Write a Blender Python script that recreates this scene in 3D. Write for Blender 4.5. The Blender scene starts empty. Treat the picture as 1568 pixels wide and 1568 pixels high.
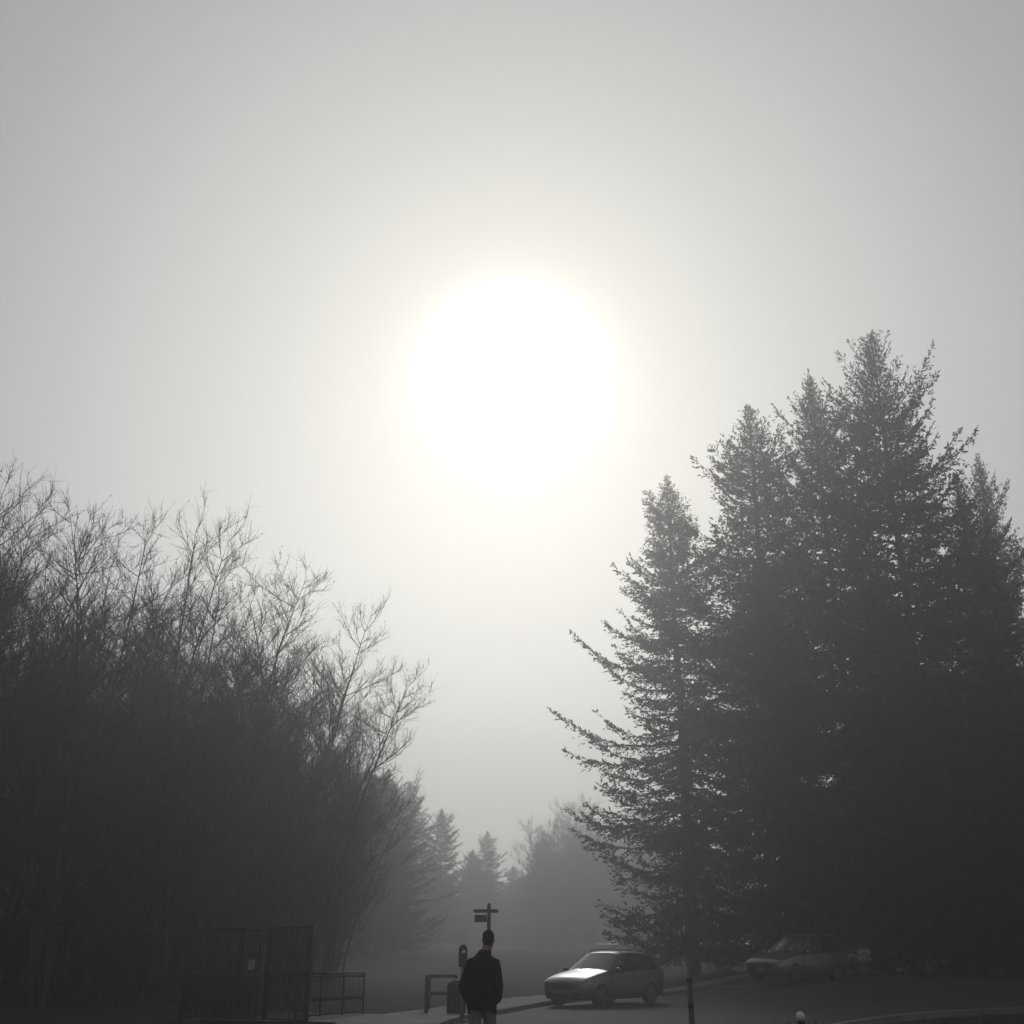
import bpy, math, random
import numpy as np
from mathutils import Vector, Matrix
R = math.radians
scene = bpy.context.scene
scene.view_settings.view_transform = 'Standard'
scene.view_settings.look = 'None'
scene.view_settings.exposure = 0

# ------------------------------------------------------------ materials
def mat(name, col, col2=None, rough=0.8, metal=0.0, scale=4.0, bump=0.0, detail=6, spec=0.5):
    m = bpy.data.materials.new(name); m.use_nodes = True
    nt = m.node_tree; b = nt.nodes['Principled BSDF']
    b.inputs['Roughness'].default_value = rough
    b.inputs['Metallic'].default_value = metal
    b.inputs['Specular IOR Level'].default_value = spec
    if col2 is None: col2 = tuple(c*0.75 for c in col)
    tc = nt.nodes.new('ShaderNodeTexCoord')
    n = nt.nodes.new('ShaderNodeTexNoise'); n.inputs['Scale'].default_value = scale; n.inputs['Detail'].default_value = detail
    r = nt.nodes.new('ShaderNodeValToRGB')
    r.color_ramp.elements[0].position = 0.35; r.color_ramp.elements[1].position = 0.65
    r.color_ramp.elements[0].color = (*col2, 1); r.color_ramp.elements[1].color = (*col, 1)
    nt.links.new(tc.outputs['Object'], n.inputs['Vector'])
    nt.links.new(n.outputs['Fac'], r.inputs['Fac'])
    nt.links.new(r.outputs['Color'], b.inputs['Base Color'])
    if bump > 0:
        n2 = nt.nodes.new('ShaderNodeTexNoise'); n2.inputs['Scale'].default_value = scale*8; n2.inputs['Detail'].default_value = 4
        bp = nt.nodes.new('ShaderNodeBump'); bp.inputs['Strength'].default_value = bump; bp.inputs['Distance'].default_value = 0.02
        nt.links.new(tc.outputs['Object'], n2.inputs['Vector'])
        nt.links.new(n2.outputs['Fac'], bp.inputs['Height']); nt.links.new(bp.outputs['Normal'], b.inputs['Normal'])
    return m
def leafmat(name,c1,c2):
    m=bpy.data.materials.new(name); m.use_nodes=True; nt=m.node_tree; nt.nodes.clear()
    o=nt.nodes.new('ShaderNodeOutputMaterial'); d=nt.nodes.new('ShaderNodeBsdfDiffuse'); 
    tc=nt.nodes.new('ShaderNodeTexCoord'); n=nt.nodes.new('ShaderNodeTexNoise'); n.inputs['Scale'].default_value=.6; n.inputs['Detail'].default_value=2
    r=nt.nodes.new('ShaderNodeValToRGB'); r.color_ramp.elements[0].position=.35; r.color_ramp.elements[1].position=.65
    r.color_ramp.elements[0].color=(*c2,1); r.color_ramp.elements[1].color=(*c1,1)
    nt.links.new(tc.outputs['Object'],n.inputs['Vector']); nt.links.new(n.outputs['Fac'],r.inputs['Fac']); nt.links.new(r.outputs[0],d.inputs['Color']); nt.links.new(d.outputs[0],o.inputs[0])
    return m
M_needle = leafmat('needles', (0.05,0.065,0.042), (0.028,0.037,0.025))
M_bark   = leafmat('bark', (0.07,0.06,0.052), (0.04,0.036,0.032))
M_twig   = leafmat('twigs', (0.09,0.078,0.066), (0.05,0.044,0.038))
M_grass  = mat('grass', (0.04,0.046,0.027), (0.02,0.024,0.015), 0.95, scale=1.5, bump=0.6, spec=.1)
M_blade  = leafmat('grass_blades', (0.045,0.052,0.028), (0.022,0.027,0.015))
M_asph   = mat('asphalt', (0.042,0.042,0.042), (0.024,0.024,0.024), 0.75, scale=0.7, bump=0.4, spec=.25)
M_conc   = mat('concrete', (0.2,0.197,0.19), (0.12,0.118,0.11), 0.8, scale=1.2, bump=0.2, spec=.3)
M_paint  = mat('road_paint', (0.5,0.5,0.49), (0.12,0.12,0.12), 0.7, scale=8)
M_iron   = mat('black_metal', (0.012,0.012,0.012), None, 0.6, 0.0, spec=.2)
M_steel  = mat('galvanised_steel', (0.25,0.25,0.25), None, 0.45, 0.7)
M_wood   = mat('weathered_wood', (0.09,0.07,0.055), (0.05,0.04,0.03), 0.85, scale=6)
M_white  = mat('white_paint', (0.75,0.74,0.72), (0.6,0.59,0.57), 0.5)
M_green  = mat('green_paint', (0.014,0.02,0.016), None, 0.6)
M_carA   = mat('silver_car_paint', (0.19,0.195,0.20), (0.17,0.175,0.18), 0.28, 0.75, scale=0.6)
M_carB   = mat('grey_car_paint', (0.19,0.195,0.20), (0.17,0.175,0.18), 0.25, 0.7, scale=0.6)
M_glass  = mat('car_glass', (0.02,0.022,0.024), None, 0.05, 0.0, spec=0.9)
M_tyre   = mat('tyre_rubber', (0.015,0.015,0.015), None, 0.85)
M_trim   = mat('black_trim', (0.012,0.012,0.012), None, 0.5, spec=.3)
M_rim    = mat('alloy_rim', (0.22,0.22,0.23), None, 0.35, 0.8)
M_lamp   = mat('lamp_lens', (0.6,0.61,0.63), (0.5,0.5,0.52), 0.1, 0.3)
M_red    = mat('tail_lamp', (0.25,0.01,0.01), None, 0.2)
M_jacket = mat('dark_jacket', (0.012,0.012,0.014), (0.007,0.007,0.008), 0.95, scale=8, bump=0.3, spec=.12)
M_pants  = mat('grey_trousers', (0.20,0.20,0.21), (0.14,0.14,0.15), 0.9, scale=8, spec=.2)
M_skin   = mat('skin', (0.28,0.17,0.12), None, 0.6)
M_hair   = mat('dark_hair', (0.02,0.017,0.015), None, 0.8)
M_shoe   = mat('shoes', (0.03,0.028,0.026), None, 0.6)

# ------------------------------------------------------------ helpers
def link(o): scene.collection.objects.link(o); return o
def mesh_obj(name, V, F, mats=(), mi=None, smooth=False, parent=None):
    me = bpy.data.meshes.new(name); me.from_pydata([tuple(v) for v in V], [], [tuple(f) for f in F])
    for m in mats: me.materials.append(m)
    if mi is not None: me.polygons.foreach_set('material_index', list(mi))
    if smooth: me.polygons.foreach_set('use_smooth', [True]*len(me.polygons))
    me.update()
    o = link(bpy.data.objects.new(name, me))
    if parent: o.parent = parent
    return o
def fast_mesh(name, V, Q, mats, mi):
    me = bpy.data.meshes.new(name)
    V = np.asarray(V, np.float32); Q = np.asarray(Q, np.int32)
    me.vertices.add(len(V)); me.vertices.foreach_set('co', V.ravel())
    me.loops.add(Q.size); me.loops.foreach_set('vertex_index', Q.ravel())
    me.polygons.add(len(Q)); me.polygons.foreach_set('loop_start', np.arange(len(Q), dtype=np.int32)*4)
    me.polygons.foreach_set('loop_total', np.full(len(Q), 4, np.int32))
    for m in mats: me.materials.append(m)
    me.polygons.foreach_set('material_index', np.asarray(mi, np.int32))
    me.update(calc_edges=True); me.validate()
    return me
def empty(name, loc=(0,0,0), rot=0):
    e = bpy.data.objects.new(name, None); e.location = loc; e.rotation_euler = (0,0,rot); e.empty_display_size=.2
    return link(e)
def box(name, c, s, m, parent=None, rot=(0,0,0), bev=0.01):
    x,y,z = [v/2 for v in s]
    V=[(-x,-y,-z),(x,-y,-z),(x,y,-z),(-x,y,-z),(-x,-y,z),(x,-y,z),(x,y,z),(-x,y,z)]
    F=[(0,3,2,1),(4,5,6,7),(0,1,5,4),(1,2,6,5),(2,3,7,6),(3,0,4,7)]
    o = mesh_obj(name,V,F,[m],parent=parent); o.location=c; o.rotation_euler=rot
    if bev>0:
        b=o.modifiers.new('b','BEVEL'); b.width=min(bev,min(s)*.3); b.segments=2
    return o
def tube_geo(P, rad, n=10, up=(0,0,1), cap=True):
    P=[Vector(p) for p in P]; V=[];F=[]
    for i,p in enumerate(P):
        a=P[max(i-1,0)]; b=P[min(i+1,len(P)-1)]
        d=(b-a).normalized(); u=Vector(up)
        if abs(d.dot(u))>.95: u=Vector((0,1,0))
        s=d.cross(u).normalized(); t=s.cross(d).normalized()
        r=rad[i]; ra,rb=(r if isinstance(r,(tuple,list)) else (r,r))
        for k in range(n):
            an=2*math.pi*k/n; V.append(p+s*(ra*math.cos(an))+t*(rb*math.sin(an)))
    for i in range(len(P)-1):
        for k in range(n):
            F.append((i*n+k,i*n+(k+1)%n,(i+1)*n+(k+1)%n,(i+1)*n+k))
    if cap:
        F.append(tuple(range(n-1,-1,-1))); F.append(tuple(range((len(P)-1)*n,len(P)*n)))
    return V,F
def tube(name,P,rad,m,n=10,parent=None,smooth=True):
    V,F=tube_geo(P,rad,n); o=mesh_obj(name,V,F,[m],smooth=smooth,parent=parent); return o
def merge(parts):
    V=[];F=[];MI=[]
    for v,f,mi in parts:
        o=len(V); V+=list(v); F+=[tuple(i+o for i in q) for q in f]; MI+=[mi]*len(f)
    return V,F,MI
def boxgeo(c,s):
    x,y,z=[v/2 for v in s]; cx,cy,cz=c
    V=[(cx+a*x,cy+b*y,cz+d*z) for a,b,d in [(-1,-1,-1),(1,-1,-1),(1,1,-1),(-1,1,-1),(-1,-1,1),(1,-1,1),(1,1,1),(-1,1,1)]]
    return V,[(0,3,2,1),(4,5,6,7),(0,1,5,4),(1,2,6,5),(2,3,7,6),(3,0,4,7)]

# ------------------------------------------------------------ terrain
def sm(t): t=max(0,min(1,t)); return t*t*(3-2*t)
def h(x,y):
    return (-0.18*sm((y-24)/13)*(1-sm((x-5)/5)) + 0.44*sm((x-6)/5)*sm((y-34)/8)
            + 0.5*sm((-x-5)/14)*sm((y-15)/20) + 1.2*sm((y-60)/60))
def coords(lo,hi,flo,fhi,step):
    a=list(np.arange(flo,fhi+1e-6,step)); L=[];d=step*2;v=flo
    while v>lo: v-=d; d*=1.5; L.append(max(v,lo))
    Rr=[];d=step*2;v=fhi
    while v<hi: v+=d; d*=1.5; Rr.append(min(v,hi))
    return L[::-1]+a+Rr
xs=coords(-1500,1500,-40,50,1.0); ys=coords(-1500,2000,-10,120,1.0)
V=[(x,y,h(x,y)-0.02) for y in ys for x in xs]
nx=len(xs); F=[(j*nx+i,j*nx+i+1,(j+1)*nx+i+1,(j+1)*nx+i) for j in range(len(ys)-1) for i in range(nx-1)]
mesh_obj('grass_ground',V,F,[M_grass],smooth=True)

def cr(pts,n):
    pts=[Vector((*p,0)) for p in pts]; pts=[pts[0]*2-pts[1]]+pts+[pts[-1]*2-pts[-2]]
    out=[]; segs=len(pts)-3
    for k in range(n):
        t=k/(n-1)*segs; i=min(int(t),segs-1); u=t-i; a,b,c,d=pts[i:i+4]
        out.append(.5*((2*b)+(c-a)*u+(2*a-5*b+4*c-d)*u*u+(3*b-a-3*c+d)*u**3))
    return out
A=cr([(-3,-12),(-2.4,5),(-1.9,17),(-1.3,26),(-.3,32),(1.2,38),(4.2,43.5),(9,47.3),(16,50),(30,52),(60,54)],140)
B=cr([(5,-12),(5,5),(4.6,14),(5,21),(7.5,26),(11,29.5),(17,32.3),(24,34.5),(34,36.5),(48,38.5),(64,40)],140)
def sheet(name,A,B,m,dz,n=24,fr=(0,1)):
    V=[];F=[]
    for a,b in zip(A,B):
        for k in range(n+1):
            p=a.lerp(b,fr[0]+(fr[1]-fr[0])*k/n); V.append((p.x,p.y,h(p.x,p.y)+dz))
    for i in range(len(A)-1):
        for k in range(n): F.append((i*(n+1)+k,i*(n+1)+k+1,(i+1)*(n+1)+k+1,(i+1)*(n+1)+k))
    return mesh_obj(name,V,F,[m],smooth=True)
sheet('asphalt_road',A,B,M_asph,0.004)
def offset(C,d):
    out=[]
    for i,p in enumerate(C):
        t=(C[min(i+1,len(C)-1)]-C[max(i-1,0)]).normalized(); out.append(p+Vector((-t.y,t.x,0))*d)
    return out
def ribbon(name,C,d0,d1,z0,z1,m,n=3):
    P=[offset(C,d0+(d1-d0)*k/n) for k in range(n+1)]; V=[];F=[]; w=n+3
    for i in range(len(C)):
        q=P[0][i]; V.append((q.x,q.y,h(q.x,q.y)+z0))
        for k in range(n+1): q=P[k][i]; V.append((q.x,q.y,h(q.x,q.y)+z1))
        q=P[n][i]; V.append((q.x,q.y,h(q.x,q.y)+z0))
    for i in range(len(C)-1):
        for k in range(w-1): F.append((i*w+k,i*w+k+1,(i+1)*w+k+1,(i+1)*w+k))
    return mesh_obj(name,V,F,[m])
ribbon('road_kerb',A,0.0,0.16,-.05,.125,M_conc,1)
ribbon('pavement',A,0.165,2.1,-.05,.118,M_conc,5)
ribbon('road_kerb',B,-0.16,0.0,-.05,.125,M_conc,1)
pm=[]
for k in range(6):
    x0=8+k*2.9; y0=46.2+k*.45; Vv=[];Ff=[]
    for j in range(9):
        for s in (-.05,.05):
            x=x0+s+j*.12; y=y0-j*.55; Vv.append((x,y,h(x,y)+.009))
    for j in range(8): Ff.append((2*j,2*j+1,2*j+3,2*j+2))
    pm.append((Vv,Ff,0))
V,F,MI=merge(pm); mesh_obj('parking_bay_markings',V,F,[M_paint])
RA=cr([(-2.2,24),(-4.2,25.5),(-7,26.2)],20); RB=cr([(-2.0,28),(-3.6,29.5),(-6.5,30.5)],20)
sheet('concrete_path',RA,RB,M_conc,0.1,10)

def tufts(name,boxes,N,seed):
    r=np.random.default_rng(seed); V=[];Q=[]
    for (x0,x1,y0,y1,test) in boxes:
        for _ in range(N):
            x=r.uniform(x0,x1); y=r.uniform(y0,y1)
            if not test(x,y): continue
            z=h(x,y)-.03
            for b in range(4):
                a=r.uniform(0,6.28); L=r.uniform(.04,.10); dx,dy=math.cos(a),math.sin(a); bx=x+r.normal()*.05; by=y+r.normal()*.05
                o=len(V); w=.008
                V+=[(bx-dy*w,by+dx*w,z),(bx+dy*w,by-dx*w,z),(bx+dx*L*.5+dy*w*.3,by+dy*L*.5-dx*w*.3,z+L),(bx+dx*L*.5-dy*w*.3,by+dy*L*.5+dx*w*.3,z+L)]
                Q.append((o,o+1,o+2,o+3))
    me=fast_mesh(name,V,Q,[M_blade],np.zeros(len(Q))); link(bpy.data.objects.new(name,me))
def nearB(x,y):
    return min((x-p.x)**2+(y-p.y)**2 for p in B[::3])>0.4 and y< np.interp(x,[p.x for p in B[60:]],[p.y for p in B[60:]])-.4
tufts('grass',[(6,26,22,35,nearB)],9000,3)

# ------------------------------------------------------------ fir trees
def nrm(a): return a/np.maximum(np.linalg.norm(a,axis=-1,keepdims=True),1e-9)
def polytubes(groups):
    VV=[];QQ=[];off=0
    for n,lst in groups.items():
        P=np.array([a for a,b in lst]); r=np.array([b for a,b in lst]); m=len(lst)
        d=nrm(np.gradient(P,axis=1)); ref=np.zeros_like(d); ref[...,0]=.31;ref[...,1]=.87;ref[...,2]=.4
        s=nrm(np.cross(d,ref)); t=np.cross(s,d)
        k=3 if n<=5 else (4 if n==8 else 8)
        ang=np.arange(k)*2*math.pi/k
        ring=P[:,:,None,:]+r[:,:,None,None]*(np.cos(ang)[None,None,:,None]*s[:,:,None,:]+np.sin(ang)[None,None,:,None]*t[:,:,None,:])
        VV.append(ring.reshape(-1,3))
        base=(np.arange(m)*n*k)[:,None,None]+(np.arange(n-1)*k)[None,:,None]
        kk=np.arange(k)[None,None,:]; k2=(kk+1)%k
        q=np.stack([base+kk,base+k2,base+k+k2,base+k+kk],-1).reshape(-1,4)+off
        QQ.append(q); off+=m*n*k
    return np.concatenate(VV),np.concatenate(QQ)
def fir_mesh(name,seed,H=28.0,Rm=8.0,clear=2.2,dens=1.0,asc=66,gap=1.0,cap=6.3):
    r=np.random.default_rng(seed); groups={12:[],5:[]}
    zz=np.linspace(-.3,H,12); wob=np.cumsum(r.normal(0,.05,(12,2)),0)
    P=np.column_stack([wob[:,0],wob[:,1],zz]); groups[12].append((P,.36*(1-zz/H)**.9+.012))
    z=clear; D=[];Bp=[];Ln=[];Sc=[]
    lobes=r.uniform(0,6.28,6)
    while z<H-.08:
        f=(H-z)/H; n=r.integers(4,7) if f>.05 else r.integers(3,5); a0=r.uniform(0,6.28)
        clump=.88+.2*math.sin(z*1.5+lobes[0])+.12*math.sin(z*4.1+lobes[1])
        for k in range(n):
            if r.random()<.12 and f>.1: continue
            az=a0+k*6.283/n+r.normal()*.25
            L=min(Rm*f**.72,cap)*clump*(1+.15*math.sin(az*2+lobes[2]+z*.3))*r.uniform(.45,1.2)*min(1,.5+f*8)
            if .06<f<.5 and r.random()<.22: L*=1.3
            L+=.06
            e=R(-14+asc*(1-f)**2.2)+r.normal()*.10
            o=np.array([math.cos(az),math.sin(az),0]); sd=np.array([-o[1],o[0],0]); up=np.array([0,0,1.])
            org=np.array([np.interp(z,zz,P[:,0]),np.interp(z,zz,P[:,1]),z])
            bend=r.normal()*.12; up3=.14+.2*r.random()
            def pt(t):
                t=np.asarray(t)[...,None]
                return org+o*(L*t*math.cos(e))+sd*(L*bend*t*t)+up*(L*(t*math.sin(e)-.10*np.sin(math.pi*t)*f+up3*t**3))
            tt=np.linspace(0,1,5); groups[5].append((pt(tt),(.008+.010*L)*(1-tt)+.004))
            m=int((L/.082)*dens)+3
            t=r.uniform(.02,1,m)**.8 ; bp=pt(t); fd=nrm(pt(t+.03)-bp)
            sg=np.where(r.random(m)<.5,-1,1)[:,None]; a=r.normal(44,14,m)[:,None]*math.pi/180
            dd=nrm(fd*np.cos(a)+sd*sg*np.sin(a)+up*r.normal(-.05,.21,m)[:,None])
            ln=np.minimum(.27*L*(1-t)**.7+.07+.09*min(L,2.5),1.4)*r.uniform(.6,1.2,m)
            Bp.append(bp);D.append(dd);Ln.append(ln);Sc.append(np.full(m,.6+.4*min(1,f*5)))
        z+=r.uniform(.28,.58)*(.48+.64*f)*gap*(1 if f>.06 else .7)
    Bp=np.concatenate(Bp);D=np.concatenate(D);Ln=np.concatenate(Ln);Sc=np.concatenate(Sc)
    cnt=np.maximum(2,(Ln/.09).astype(int)); idx=np.repeat(np.arange(len(Ln)),cnt)
    s=r.random(len(idx)); c=Bp[idx]+D[idx]*(Ln[idx]*s)[:,None]
    c[:,2]-=.15*Ln[idx]*s*s
    d=nrm(D[idx]+r.normal(0,.40,(len(idx),3))); sd=nrm(np.cross(d,r.normal(0,1,(len(idx),3))))
    l=(r.uniform(.13,.30,len(idx))*Sc[idx])[:,None]; w=(r.uniform(.027,.052,len(idx))*Sc[idx])[:,None]
    q=np.stack([c,c+d*l*.45+sd*w,c+d*l,c+d*l*.45-sd*w],1).reshape(-1,4,3)
    V1,Q1=polytubes(groups); V2=q.reshape(-1,3); Q2=np.arange(len(V2)).reshape(-1,4)+len(V1)
    return fast_mesh(name,np.concatenate([V1,V2]),np.concatenate([Q1,Q2]),[M_bark,M_needle],np.r_[np.zeros(len(Q1)),np.ones(len(Q2))])
firs=[fir_mesh('fir_mesh',11,28,9.0),fir_mesh('fir_mesh',22,28,8.2,asc=64),fir_mesh('fir_mesh',37,28,9.6,cap=6.6),fir_mesh('fir_mesh',48,28,8.2,1.5,asc=60,cap=5.8)]
def place(name,me,x,y,s,rot,sxy=None,parent=None,lean=(0,0)):
    o=link(bpy.data.objects.new(name,me)); o.location=(x,y,h(x,y)-.05); sxy=sxy or s; o.scale=(sxy,sxy,s); o.rotation_euler=(lean[0],lean[1],rot)
    if parent: o.parent=parent
    return o
for x,y,H,v,rot,wd in [(8.9,58,26.4,3,0.4,.93),(11.8,50,26.6,1,1.9,.92),(15.7,51,28.8,0,3.0,.80),(18.0,48,29.6,2,.2,.86),(21.6,49,22.2,1,4.4,.6),
    (27.8,60,28.4,3,2.6,.62),(26.8,50,18.8,0,5.1,.6),(13.5,57,21,2,2.2,.8),(19.5,57,20,0,1.2,.75),(23.5,46,14.5,2,3.7,.65),(30,47,16.0,1,.9,.7),(35,54,22,2,5.5,.8),(18.5,47,13,3,2.9,.7),(24.5,56,17.5,1,2.0,.7)]:
    place('fir_tree',firs[v],x,y,H/28,rot,wd)

# ------------------------------------------------------------ bare deciduous trees
def bare_mesh(name,seed,H=14.0,nb=60):
    r=np.random.default_rng(seed); G={12:[],8:[],5:[],4:[]}; leaf=[]
    up=np.array([0,0,1.])
    def grow(p,d,L,n,pull,wig):
        pts=[p];st=L/(n-1)
        for i in range(n-1):
            d=nrm(d+up*pull/(n-1)+r.normal(0,wig,3)); p=p+d*st; pts.append(p)
        return np.array(pts)
    stems=[]; ns=r.integers(4,6)
    for k in range(ns):
        a=k*6.283/ns+r.normal()*.4; q=.04+.13*(k>0)*r.uniform(.6,1.3); d=nrm(np.array([math.cos(a)*q,math.sin(a)*q,1]))
        L=H*(1.0 if k==0 else r.uniform(.72,.92)); p=grow(np.array([math.cos(a)*.25*min(k,1),math.sin(a)*.25*min(k,1),-.2]),d,L,12,.15,.05)
        t=np.linspace(0,1,12); G[12].append((p,.075*(1-t)**.8+.003)); stems.append((p,L))
    per=int(nb/len(stems)*1.25)
    for P,LH in stems:
        for b in range(per):
            t=r.uniform(.10,.99)**.85; i=t*11; i0=min(int(i),10); p=P[i0]+(P[i0+1]-P[i0])*(i-i0)
            a=r.uniform(0,6.28); e=R(r.uniform(12,55)); d=np.array([math.cos(a)*math.cos(e),math.sin(a)*math.cos(e),math.sin(e)])
            L=LH*(.055+.36*(1-t)**.62)*r.uniform(.5,1.05)*min(1,.45+t*1.6)
            bp=grow(p,d,L,8,.5,.07); tt=np.linspace(0,1,8); G[8].append((bp,(.005+.0042*L)*(1-tt)+.0028))
            for s in range(int(L*3.9)+3):
                u=r.uniform(.08,.97); j=u*7; j0=min(int(j),6); q=bp[j0]+(bp[j0+1]-bp[j0])*(j-j0); pd=nrm(bp[j0+1]-bp[j0])
                d2=nrm(pd+r.normal(0,.52,3)+up*.16); l2=(.28*L*(1-u)+.42)*r.uniform(.6,1.2)
                sp=grow(q,d2,l2,5,.35,.09); t5=np.linspace(0,1,5); G[5].append((sp,.0056*(1-t5)+.0026))
                for w in range(int(l2*6)+1):
                    u2=r.uniform(.1,1); k=u2*4; k0=min(int(k),3); qq=sp[k0]+(sp[k0+1]-sp[k0])*(k-k0)
                    d3=nrm(nrm(sp[k0+1]-sp[k0])+r.normal(0,.5,3)+up*.1); l3=r.uniform(.12,.6)
                    tp=grow(qq,d3,l3,4,.3,.12); G[4].append((tp,np.array([.0046,.004,.0032,.0022])))
                    if r.random()<.45:
                        c=tp[r.integers(1,4)]; dd=nrm(r.normal(0,1,3)); ss=nrm(np.cross(dd,r.normal(0,1,3))); l=r.uniform(.025,.06)
                        leaf.append([c,c+dd*l*.5+ss*l*.4,c+dd*l,c+dd*l*.5-ss*l*.4])
    V1,Q1=polytubes(G); V2=np.array(leaf).reshape(-1,3); Q2=np.arange(len(V2)).reshape(-1,4)+len(V1)
    return fast_mesh(name,np.concatenate([V1,V2]),np.concatenate([Q1,Q2]),[M_twig],np.zeros(len(Q1)+len(Q2)))
bares=[bare_mesh('bare_mesh',s,14,135) for s in (5,6,7,8)]
k=0; rr=random.Random(4)
for x,y,H in [(-17.0,29,14.8),(-14.6,29.5,13.8),(-12.1,31,13.6),(-15.8,33,14.8),(-13.2,35,15.0),(-10.3,35.5,14.5),(-18,35,15.4),
    (-9.3,38.5,14.8),(-12,40,15.5),(-8.5,41.5,14.6),(-8.0,45.5,14.0),(-15,40,16),(-10.5,45,15.4),(-19.5,41,16.8),(-22.5,36,16.6),(-7.9,50,13.2),(-14,47,16),(-17,46,16.5),(-20.5,31,15),
    (-10,52,14.4),(-8.3,56,12.0),(-22,46,18),(-25,42,18),(-13,52,16.5),(-17,52,17.5),(-11.5,57,14.8),(-9.4,62,11.8),(-15,58,16),(-21,54,18),(-11.6,37.2,15.0),(-16.5,37,15.8),(-25,35,16.5),(-9.4,48.5,14.8),(-9.0,53,13.2)]:
    place('bare_tree',bares[k%4],x,y,H/14,rr.uniform(0,6.28),rr.uniform(.95,1.12)*H/14); k+=1

# ------------------------------------------------------------ distant trees + thicket
dt=empty('distant_trees'); r=random.Random(8)
def dput(me,x,y,s,sxy,q=1.0): place('tree',me,x*q,y*q,s*q,r.uniform(0,6.28),sxy*q,dt)
for i in range(46):
    x=r.uniform(-60,-5); y=r.uniform(64,90)
    if x>-9 and y<75: continue
    dput(firs[r.randrange(4)],x,y,r.uniform(.33,.44)*(y/80),r.uniform(.42,.55),1.3)
for i in range(16):
    x=-10.5-i*1.9+r.uniform(-.5,.5); y=60+r.uniform(-2,2); dput(firs[r.randrange(4)],x,y,r.uniform(.26,.34),r.uniform(.38,.46))
for x,y,H in [(-6.9,76,10.4),(-8.3,78,10.6),(-9.4,74,11),(-5.1,84,9.6),(-2.0,98,9.4),(-3.4,100,8.0),(.2,108,7.2)]:
    dput(firs[r.randrange(4)],x,y,H/28,.40,1.95)
for x,y,H in [(3.2,105,11.0),(4.4,104,11.9),(5.2,103,12.6),(7.4,105,11.8),(9.5,102,11),(12,100,12.5),(6.4,112,13)]:
    for q in range(2): dput(bares[r.randrange(4)],x+r.uniform(-1,1),y+r.uniform(-1,1),H/14,H/14*1.2,1.7)
for i in range(46):
    x=r.uniform(-12,60); y=r.uniform(112,135); dput(firs[r.randrange(4)],x,y,r.uniform(.23,.30),r.uniform(.5,.7),1.65)
for i in range(22):
    x=r.uniform(24,60); y=r.uniform(62,85); dput(firs[r.randrange(4)],x,y,r.uniform(.45,.65),r.uniform(.6,.8))
th=empty('shrub_thicket')
for i in range(75):
    x=r.uniform(-30,-9.2); y=r.uniform(31,50); s=r.uniform(.16,.3)
    place('shrub',bares[r.randrange(4)],x,y,s*.9,r.uniform(0,6.28),s*1.3,th)

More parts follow.
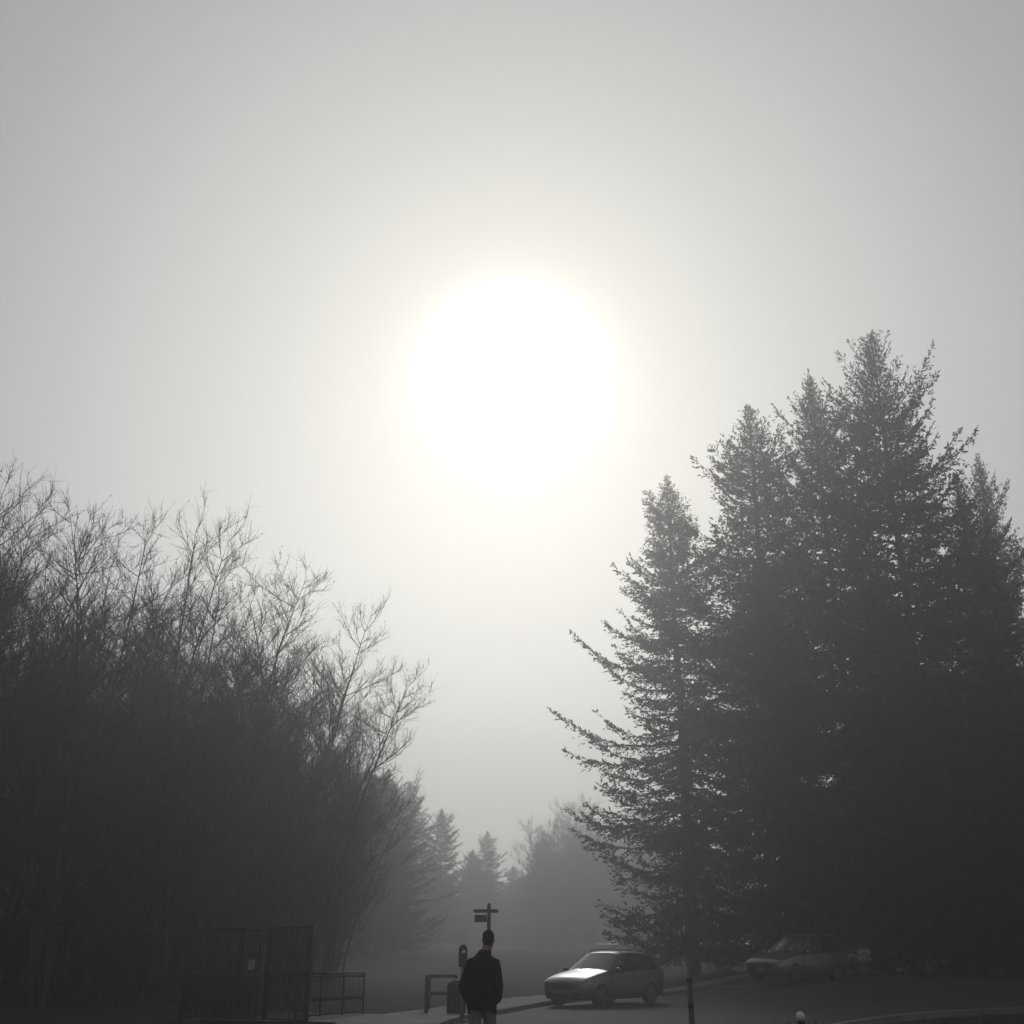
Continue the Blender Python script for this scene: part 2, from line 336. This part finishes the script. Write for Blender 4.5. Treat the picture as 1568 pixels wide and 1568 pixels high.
# ------------------------------------------------------------ cars
def car(name,loc,rot,paint,scale=1.0,H=1.62):
    root=empty(name,loc,rot); root.scale=(scale,)*3
    S=[(2.31,.34,.60,.62,.68,0,0),(2.24,.24,.80,.70,.78,0,0),(2.02,.2,.89,.80,.90,0,0),(1.5,.2,.92,.90,1.0,0,0),
       (1.02,.2,.92,.96,1.07,0,0),(.92,.2,.92,.965,1.11,0,0),(.12,.2,.92,.99,H-.04,.62,1),(.0,.2,.92,.99,H-.02,.64,1),
       (-.32,.2,.92,1.0,H,.65,1),(-.40,.2,.92,1.0,H,.65,1),(-1.18,.2,.92,1.02,H-.02,.64,1),(-1.28,.2,.92,1.02,H-.025,.64,1),
       (-1.92,.22,.90,1.05,H-.07,.60,1),(-2.05,.24,.89,1.05,H-.10,.58,1),(-2.24,.28,.86,1.04,1.13,.70,0),(-2.31,.36,.78,.95,1.02,.6,0)]
    V=[];F=[];MI=[]
    for x,zb,w,bl,zt,wr,cab in S:
        p=[(0,zb),(w*.86,zb),(w*.965,zb+.12),(w,.5*(zb+.2)+.35),(w*.965,bl)]
        if cab: p+=[(wr+.03,zt-.08),(wr*.8,zt-.015),(0,zt)]
        else: p+=[(w*.86,bl+(zt-bl)*.45),(w*.5,zt-.015),(0,zt)]
        ring=p+[(-a,b) for a,b in p[6:0:-1]]
        V+=[(x,a,b) for a,b in ring]
    n=14
    for i in range(len(S)-1):
        for k in range(n):
            F.append((i*n+k,(i+1)*n+k,(i+1)*n+(k+1)%n,i*n+(k+1)%n)); m=0
            side=k in(4,9); top=k in(5,6,7,8)
            if top and i in(5,13): m=1
            if side and i in(5,6,7,9,11): m=1
            if side and i in (8,10): m=2
            if k in(0,13,1,12): m=2
            MI.append(m)
    F.append(tuple(range(n))); MI.append(0); F.append(tuple((len(S)-1)*n+k for k in range(n-1,-1,-1))); MI.append(0)
    body=mesh_obj('body',V,F,[paint,M_glass,M_trim],MI,smooth=True)
    me=body.data
    cr_=me.attributes.new('crease_edge','FLOAT','EDGE')
    for e in me.edges:
        a,b=e.vertices; ka,kb=a%n,b%n
        if ka==kb and ka in(4,10,5,9,1,13): cr_.data[e.index].value=.55
        if ka!=kb and (a//n)==(b//n) and (a//n) in (5,6,13,14) and (ka in(5,6,7,8,9) and kb in(5,6,7,8,9)): cr_.data[e.index].value=.6
    ss=body.modifiers.new('s','SUBSURF'); ss.levels=3; ss.render_levels=3
    cut=[]
    for wx in (1.42,-1.38):
        Vc,Fc=tube_geo([(wx,-1.2,.35),(wx,1.2,.35)],[.40,.40],28); cut.append((Vc,Fc,0))
    Vc,Fc,_=merge(cut); co=mesh_obj('cut',Vc,Fc,[M_trim])
    bo=body.modifiers.new('b','BOOLEAN'); bo.object=co; bo.operation='DIFFERENCE'; bo.solver='EXACT'
    bpy.context.view_layer.update(); dg=bpy.context.evaluated_depsgraph_get()
    nm=bpy.data.meshes.new_from_object(body.evaluated_get(dg)); body.modifiers.clear(); body.data=nm
    bpy.data.objects.remove(co); body.parent=root
    box('underbody',(0,0,.48),(3.9,1.1,.5),M_trim,root)
    for i,(wx,sy) in enumerate([(1.42,1),(1.42,-1),(-1.38,1),(-1.38,-1)]):
        yo=sy*.80
        prof=[(.20,.10),(.27,.115),(.325,.11),(.35,.085),(.35,-.085),(.325,-.11),(.27,-.115),(.20,-.10)]
        V=[];F=[];N=32
        for k in range(N):
            a=2*math.pi*k/N
            for rr_,yy in prof: V.append((wx+rr_*math.cos(a),yo+yy,.35+rr_*math.sin(a)))
        m=len(prof)
        for k in range(N):
            for j in range(m): F.append((k*m+j,k*m+(j+1)%m,((k+1)%N)*m+(j+1)%m,((k+1)%N)*m+j))
        mesh_obj('tyre_%d'%(i+1),V,F,[M_tyre],smooth=True,parent=root)
        parts=[]
        v,f=tube_geo([(wx,yo+sy*.02,.35),(wx,yo+sy*.05,.35)],[.2,.2],24); parts.append((v,f,1))
        v,f=tube_geo([(wx,yo+sy*.05,.35),(wx,yo+sy*.10,.35)],[.06,.045],16); parts.append((v,f,0))
        for s5 in range(5):
            a=s5*2*math.pi/5+.3; ca,sa=math.cos(a),math.sin(a)
            v,f=tube_geo([(wx+ca*.03,yo+sy*.085,.35+sa*.03),(wx+ca*.215,yo+sy*.095,.35+sa*.215)],[(.03,.015),(.022,.012)],8,up=(0,1,0)); parts.append((v,f,0))
        ringp=[(wx+.21*math.cos(q*.2618),yo+sy*.095,.35+.21*math.sin(q*.2618)) for q in range(25)]
        v,f=tube_geo(ringp,[.018]*25,6,up=(0,1,0),cap=False); parts.append((v,f,0))
        v,f,mi=merge(parts); mesh_obj('wheel_rim_%d'%(i+1),v,f,[M_rim,M_trim],mi,smooth=True,parent=root)
    box('grille',(2.27,0,.60),(.09,.86,.17),M_trim,root,bev=.03)
    for z in (.56,.60,.64): box('grille_bar',(2.318,0,z),(.012,.78,.012),M_rim,root,bev=.003)
    box('lower_intake',(2.245,0,.36),(.10,1.0,.12),M_trim,root,bev=.03)
    box('number_plate',(2.335,0,.47),(.015,.34,.12),M_steel,root,bev=.003)
    for sy in(1,-1):
        v,f=tube_geo([(2.235,sy*.46,.64),(2.18,sy*.62,.665),(2.06,sy*.78,.70),(1.86,sy*.875,.745)],[(.05,.055),(.06,.075),(.05,.07),(.02,.03)],10)
        mesh_obj('headlamp',v,f,[M_lamp],smooth=True,parent=root)
        v,f=tube_geo([(2.2,sy*.62,.37),(2.14,sy*.74,.37)],[.05,.05],10); mesh_obj('fog_lamp',v,f,[M_lamp],smooth=True,parent=root)
        v,f=tube_geo([(.70,sy*.86,1.0),(.70,sy*.95,1.04),(.70,sy*1.0,1.06),(.69,sy*1.12,1.07)],[(.03,.02),(.05,.06),(.07,.085),(.05,.06)],12)
        mesh_obj('wing_mirror',v,f,[paint],smooth=True,parent=root)
        rail=[(-.05,sy*.60,H-.04),(-.15,sy*.60,H+.03),(-.9,sy*.60,H+.045),(-1.75,sy*.585,H+.01),(-1.85,sy*.58,H-.06)]
        tube('roof_rail',rail,[.018]*5,M_steel,8,root)
        v,f=tube_geo([(-2.12,sy*.80,.80),(-2.16,sy*.80,1.06)],[(.08,.09),(.07,.08)],10); mesh_obj('tail_lamp',v,f,[M_red],smooth=True,parent=root)
        for dx in(.35,-.5): box('door_handle',(dx-.15,sy*.925,.86),(.16,.03,.025),M_rim,root,bev=.008)
        for dx in(.86,-.36,-1.15): box('door_seam',(dx,sy*.921,.66),(.012,.008,.52),M_trim,root,bev=0)
        box('sill_trim',(0,sy*.90,.26),(2.2,.05,.08),M_trim,root,bev=.015)
        v,f=tube_geo([(.93,sy*.3,1.10),(.85,sy*-.15,1.14)],[.008,.006],6); mesh_obj('wiper',v,f,[M_trim],parent=root)
    return root
car('parked_car',(2.97,38.3,h(3.2,38.3)+.004),R(180+50),M_carA,.98)
car('parked_car',(10.05,42.0,h(10.05,42.0)+.004),R(180+42),M_carB,.90,1.66)

# ------------------------------------------------------------ street furniture
def bars_panel(root,p0,p1,hgt,sp,r=.014,name='panel',z0=.08):
    x0,y0=p0;x1,y1=p1; L=math.hypot(x1-x0,y1-y0); n=max(2,int(L/sp)); parts=[]
    for k in range(n+1):
        t=k/n; x=x0+(x1-x0)*t;y=y0+(y1-y0)*t; g=h(x,y)
        rr_=r if 0<k<n else r*2.8
        v,f=tube_geo([(x,y,g+(z0 if 0<k<n else 0)),(x,y,g+hgt)],[rr_,rr_],6); parts.append((v,f,0))
    for z in (z0+.03,hgt*.5,hgt-.03):
        v,f=tube_geo([(x0,y0,h(x0,y0)+z),(x1,y1,h(x1,y1)+z)],[.026,.026],6); parts.append((v,f,0))
    V,F,MI=merge(parts); return mesh_obj(name,V,F,[M_iron],smooth=True,parent=root)
g=empty('metal_gate')
bars_panel(g,(-7.3,26.6),(-6.0,26.3),1.95,.07,.018,name='fixed_panel')
bars_panel(g,(-6.0,26.3),(-5.35,26.2),1.95,.07,.018,name='centre_panel')
bars_panel(g,(-5.35,26.2),(-4.35,25.6),2.0,.065,.018,name='gate_leaf')
bars_panel(g,(-7.3,26.6),(-7.6,29),1.95,.10,name='side_panel')
tube('arch',[(-6.0+.65*t,26.3-.1*t,h(-6,26.3)+1.62+.18*math.sin(math.pi*t)) for t in np.linspace(0,1,9)],[.02]*9,M_iron,6,g)
box('notice_plate',(-5.72,26.21,h(-5.7,26.2)+1.2),(.14,.012,.2),M_steel,g,bev=.003)
ub=empty('utility_cabinet',(-6.4,27.7,h(-6.4,27.7)))
box('cabinet_body',(0,0,.72),(1.3,.8,1.44),M_green,ub,bev=.04); box('cabinet_roof',(0,0,1.48),(1.4,.9,.08),M_green,ub,bev=.03)
box('cabinet_door',(-.32,-.412,.72),(.58,.02,1.25),M_green,ub); box('cabinet_door_2',(.32,-.412,.72),(.58,.02,1.25),M_green,ub)
f=empty('handrail')
def rail(root,p0,p1,n,hgt,m=M_iron,r=.022,mids=(.45,)):
    x0,y0=p0;x1,y1=p1
    for k in range(n):
        t=k/(n-1);x=x0+(x1-x0)*t;y=y0+(y1-y0)*t; tube('post_%d'%(k+1),[(x,y,h(x,y)-.05),(x,y,h(x,y)+hgt)],[r,r],m,8,root)
    for z in (hgt,)+mids: tube('rail',[(x0,y0,h(x0,y0)+z),(x1,y1,h(x1,y1)+z)],[r,r],m,8,root)
rail(f,(-4.75,26.6),(-3.65,29.6),4,1.02)
bars_panel(f,(-4.75,26.6),(-3.65,29.6),.98,.12,.007,'balusters',.12)
wf=empty('wooden_barrier'); rail(wf,(-2.1,29.6),(-2.25,32.5),2,.93,M_wood,.045,(.5,)); rail(wf,(-2.25,32.5),(-1.55,33.2),2,.93,M_wood,.045,(.5,))
lb=empty('litter_bin',(-1.36,29.6,h(-1.36,29.6)+.0))
tube('bin_body',[(0,0,0),(0,0,.05),(0,0,.62),(0,0,.66)],[.19,.21,.23,.23],M_green,20,lb)
tube('bin_rim',[(0,0,.66),(0,0,.70)],[.245,.245],M_iron,20,lb)
tube('bin_hood',[(0,0,.70),(0,0,.78),(0,0,.84),(0,0,.87)],[.235,.21,.13,.02],M_iron,20,lb)
for k in range(12):
    a=k*math.pi/6; box('slat',(math.cos(a)*.232,math.sin(a)*.232,.34),(.012,.06,.56),M_iron,lb,(0,0,a),.003)
pp=empty('pay_station',(-1.12,27.2,h(-1.12,27.2)))
tube('post',[(0,0,0),(0,0,1.2)],[.045,.045],M_steel,12,pp); box('housing',(0,0,1.36),(.2,.16,.42),M_iron,pp,bev=.04)
box('display',(.02,-.083,1.48),(.08,.01,.06),M_white,pp,bev=.002); tube('dome',[(0,0,1.56),(0,0,1.60),(0,0,1.63)],[.09,.07,.02],M_iron,12,pp)
box('base',(0,0,.03),(.24,.24,.06),M_conc,pp)
sg=empty('signpost',(-.56,28.6,h(-.56,28.6)-.12))
tube('post',[(0,0,0),(0,0,2.66)],[.05,.045],M_wood,10,sg); tube('cap',[(0,0,2.66),(0,0,2.72)],[.055,.01],M_wood,10,sg)
def arrow(nm,y,z,L,dirn,hh):
    a=[(0,-hh/2),(L*.86,-hh/2),(L,0),(L*.86,hh/2),(0,hh/2)]; V=[];
    for yy in(-.015,.015): V+=[(dirn*p[0],y+yy,z+p[1]) for p in a]
    F=[(0,1,2,3,4),(9,8,7,6,5)]+[(i,(i+1)%5,5+(i+1)%5,5+i) for i in range(5)]
    mesh_obj(nm,V,F,[M_wood],parent=sg)
arrow('arm_left',-.065,2.53,.40,-1,.08); arrow('arm_right',-.068,2.53,.24,1,.08); box('lower_board',(-.2,-.065,2.36),(.3,.03,.17),M_wood,sg)
def bollard(x,y,hh,m,cap):
    b=empty('bollard',(x,y,h(x,y)))
    tube('shaft',[(0,0,-.05),(0,0,hh*.55),(0,0,hh*.93)],[.055,.05,.045],m,14,b)
    tube('cap',[(0,0,hh*.93-.01),(0,0,hh*.95),(0,0,hh*.98),(0,0,hh)],[.056,.06,.045,.012],cap,14,b)
    tube('band',[(0,0,hh*.5),(0,0,hh*.6)],[.0545,.0535],cap,14,b)
    return b
bollard(3.26,22,1.05,M_wood,M_iron)
bl=empty('garden_lamp',(3.62,15.2,h(3.6,15.2)))
tube('stem',[(0,0,0),(0,0,.02),(0,0,.03),(0,0,.68)],[.09,.09,.035,.03],M_iron,12,bl)
tube('collar',[(0,0,.67),(0,0,.71)],[.045,.05],M_iron,12,bl)
gl=[(0,0,.76+.055*math.sin(a)) for a in np.linspace(-1.5,1.5,9)]
tube('globe',gl,[max(.004,.055*math.cos(a)) for a in np.linspace(-1.5,1.5,9)],M_white,16,bl)

# ------------------------------------------------------------ person
pr=empty('person',(-.37,15.0,h(-.36,15)+.004),R(-4)); pr.scale=(.9,.9,1)
parts=[]
def ell(P,rad,n=20): v,f=tube_geo(P,rad,n,up=(0,1,0)); return (v,f,0)
T=[(.83,-.01,0,.195,.15),(.90,-.01,0,.212,.16),(1.0,-.01,.0,.212,.155),(1.12,-.005,.0,.21,.15),(1.25,.005,.0,.208,.15),(1.33,.01,-.005,.195,.145),(1.40,.015,0,.165,.125),(1.46,.022,0,.12,.10),(1.51,.03,.005,.085,.08)]
parts.append(ell([(x,y,z) for z,x,y,a,b in T],[(a,b) for z,x,y,a,b in T],28))
parts.append(ell([(.03,.01,1.44),(.045,.015,1.52),(.06,.025,1.58)],[(.085,.08),(.066,.066),(.062,.065)]))
parts.append(ell([(.032,.008,1.475),(.04,.012,1.535)],[(.09,.087),(.082,.08)]))
hc=Vector((.075,.035,1.645))
Hd=[(-.118,.030,.034,.03),(-.105,.048,.055,.022),(-.07,.062,.078,.012),(-.03,.070,.090,.004),(.01,.075,.097,0),(.05,.076,.097,-.003),(.08,.068,.086,-.006),(.10,.05,.062,-.008),(.112,.02,.025,-.01)]
parts.append(ell([(hc.x,hc.y+dy,hc.z+z) for z,a,b,dy in Hd],[(a,b) for z,a,b,dy in Hd],24))
parts.append(ell([(hc.x,hc.y+.088,hc.z+.025),(hc.x,hc.y+.112,hc.z-.018),(hc.x,hc.y+.095,hc.z-.03)],[.010,.016,.010],8))
for s in(-1,1): parts.append(ell([(hc.x+s*.07,hc.y-.005,hc.z-.03),(hc.x+s*.084,hc.y-.012,hc.z+.0),(hc.x+s*.078,hc.y-.005,hc.z+.03)],[(.012,.016),(.010,.022),(.008,.014)],8))
parts.append(ell([(hc.x-.02,hc.y+.092,hc.z-.055),(hc.x+.02,hc.y+.092,hc.z-.055)],[.009,.009],8))
for s,ex in((-1,.03),(1,.0)):
    sh=Vector((s*.165+.012,0,1.375)); el=Vector((s*(.24+ex),-.07,1.12)); wr=Vector((s*(.215+ex*.4),.075,.965)); hd=Vector((s*.165,.13,.93))
    parts.append(ell([sh-Vector((s*.05,0,-.01)),sh,sh.lerp(el,.35),sh.lerp(el,.8),el,el.lerp(wr,.4),wr,hd],[.07,.076,.072,.062,.060,.057,.050,.045],16))
for s,fy,kb in((-1,-.20,.10),(1,.24,.03)):
    hp=Vector((s*.095,0,.92)); kn=Vector((s*.105,fy*.5+kb*.6,.50)); an=Vector((s*.10,fy,.10+(.05 if fy<0 else 0)))
    parts.append(ell([hp,hp.lerp(kn,.3),hp.lerp(kn,.75),kn,kn.lerp(an,.3),kn.lerp(an,.75),an],[(.108,.115),(.10,.108),(.078,.085),(.07,.076),(.07,.078),(.056,.06),(.052,.058)],18))
    z=an.z
    parts.append(ell([(an.x,fy-.07,z-.045),(an.x,fy-.02,z-.04),(an.x,fy+.08,z-.055),(an.x,fy+.17,z-.065),(an.x,fy+.21,z-.07)],[(.036,.04),(.045,.055),(.048,.042),(.046,.03),(.03,.02)],14))
V,F,_=merge(parts)
body=mesh_obj('body',V,F,[M_jacket,M_pants,M_skin,M_hair,M_shoe],smooth=True)
rm=body.modifiers.new('r','REMESH'); rm.mode='VOXEL'; rm.voxel_size=.011; rm.use_smooth_shade=True
smo=body.modifiers.new('sm','SMOOTH'); smo.factor=.5; smo.iterations=4
bpy.context.view_layer.update(); dg=bpy.context.evaluated_depsgraph_get()
nm=bpy.data.meshes.new_from_object(body.evaluated_get(dg)); body.modifiers.clear(); body.data=nm
nm.materials.clear()
for m in (M_jacket,M_pants,M_skin,M_hair,M_shoe): nm.materials.append(m)
for p in nm.polygons:
    c=p.center; m=0
    if c.z>1.532:
        m=2
        if c.z>hc.z+.055 or (c.y<hc.y-.02 and c.z>hc.z-.06 and abs(c.x-hc.x)<.074): m=3
    elif c.z<.838: m=1 if c.z>.115 else 4
    if c.z>.80 and c.z<1.0 and (abs(c.x)>.15 or c.y>.12): m=0
    p.material_index=m; p.use_smooth=True
body.parent=pr
cp=[(.028,.081,.104),(.06,.083,.104),(.09,.074,.092),(.115,.05,.062),(.126,.012,.015)]
v,f=tube_geo([(hc.x,hc.y-.003,hc.z+z) for z,a,b in cp],[(a,b) for z,a,b in cp],24,up=(0,1,0)); mesh_obj('cap',v,f,[M_jacket],smooth=True,parent=pr)
v,f=tube_geo([(hc.x,hc.y+.07,hc.z+.045),(hc.x,hc.y+.13,hc.z+.04),(hc.x,hc.y+.165,hc.z+.03)],[(.07,.008),(.062,.006),(.03,.004)],14); mesh_obj('cap_peak',v,f,[M_jacket],smooth=True,parent=pr)
for s in(-1,1):
    v,f=tube_geo([(hc.x+s*.03,hc.y+.083,hc.z+.008),(hc.x+s*.03,hc.y+.094,hc.z+.008)],[.011,.007],10,up=(0,0,1)); mesh_obj('eye',v,f,[M_white],smooth=True,parent=pr)

# ------------------------------------------------------------ fog volume
fm=bpy.data.materials.new('fog'); fm.use_nodes=True; nt=fm.node_tree; nt.nodes.clear()
out=nt.nodes.new('ShaderNodeOutputMaterial'); vs=nt.nodes.new('ShaderNodeVolumeScatter')
vs.inputs['Density'].default_value=.0066; vs.inputs['Anisotropy'].default_value=.72; vs.inputs['Color'].default_value=(.99,1,1,1)
nt.links.new(vs.outputs[0],out.inputs['Volume'])
fm.cycles.volume_sampling='DISTANCE'
V,F=boxgeo((0,107,19),(240,265,46)); mesh_obj('fog',V,F,[fm])

# ------------------------------------------------------------ world + sun
SE=R(28.3); SD=Vector((0.002,math.cos(SE),math.sin(SE))).normalized()
w=bpy.data.worlds.new('World'); scene.world=w; w.use_nodes=True; nt=w.node_tree; nt.nodes.clear()
N=nt.nodes.new; L=nt.links.new
out=N('ShaderNodeOutputWorld'); sky=N('ShaderNodeTexSky'); sky.sky_type='NISHITA'; sky.sun_disc=False
sky.sun_elevation=SE; sky.sun_rotation=0.0; sky.dust_density=3; sky.air_density=1
b1=N('ShaderNodeBackground'); b1.inputs['Strength'].default_value=.006; L(sky.outputs[0],b1.inputs[0])
tc=N('ShaderNodeTexCoord'); nv=N('ShaderNodeVectorMath'); nv.operation='NORMALIZE'; L(tc.outputs['Generated'],nv.inputs[0])
dp=N('ShaderNodeVectorMath'); dp.operation='DOT_PRODUCT'; dp.inputs[1].default_value=SD; L(nv.outputs[0],dp.inputs[0])
ac=N('ShaderNodeMath'); ac.operation='ARCCOSINE'; L(dp.outputs['Value'],ac.inputs[0])
dv=N('ShaderNodeMath'); dv.operation='DIVIDE'; dv.inputs[1].default_value=math.pi; L(ac.outputs[0],dv.inputs[0])
cr2=N('ShaderNodeValToRGB'); L(dv.outputs[0],cr2.inputs[0]); cr2.color_ramp.interpolation='LINEAR'
stops=[(0,(3.0,3.0,2.95)),(3.2,(2.4,2.4,2.35)),(4.3,(1.6,1.6,1.55)),(4.9,(1.05,1.05,.99)),(5.7,(.85,.85,.79)),(7.5,(.75,.75,.70)),(12,(.67,.67,.642)),(19,(.585,.592,.582)),(26,(.465,.478,.482)),(35,(.33,.348,.362)),(60,(.19,.205,.215)),(180,(.12,.13,.14))]
el=cr2.color_ramp.elements
while len(el)<len(stops): el.new(.5)
for e,(a,c) in zip(el,stops): e.position=a/180; e.color=(*c,1)
sx=N('ShaderNodeSeparateXYZ'); L(nv.outputs[0],sx.inputs[0])
fc=N('ShaderNodeFloatCurve') ; c=fc.mapping.curves[0]
c.points[0].location=(0,1.0); c.points[1].location=(1,.38)
for a,b in ((.14,.96),(.28,.70),(.45,.5),(.7,.41)): c.points.new(a,b)
fc.mapping.update(); L(sx.outputs['Z'],fc.inputs['Value'])
m2=N('ShaderNodeMath'); m2.operation='MULTIPLY'; m2.inputs[1].default_value=2.0; L(fc.outputs[0],m2.inputs[0])
b2=N('ShaderNodeBackground'); L(cr2.outputs[0],b2.inputs[0]); L(m2.outputs[0],b2.inputs['Strength'])
ad=N('ShaderNodeAddShader'); L(b1.outputs[0],ad.inputs[0]); L(b2.outputs[0],ad.inputs[1]); L(ad.outputs[0],out.inputs[0])
sl=bpy.data.lights.new('sun','SUN'); sl.energy=.5; sl.angle=R(10); sl.color=(1,.985,.945)
so=link(bpy.data.objects.new('sun',sl)); so.rotation_euler=(-SD).to_track_quat('-Z','Y').to_euler(); so.location=(0,-5,40)

# ------------------------------------------------------------ camera
cd=bpy.data.cameras.new('camera'); cam=link(bpy.data.objects.new('camera',cd)); cam.location=(0,0,1.6)
cam.rotation_euler=(R(90+21.4),0,0); cd.sensor_width=36; cd.lens=36*1690/1568; cd.clip_end=5000
scene.camera=cam
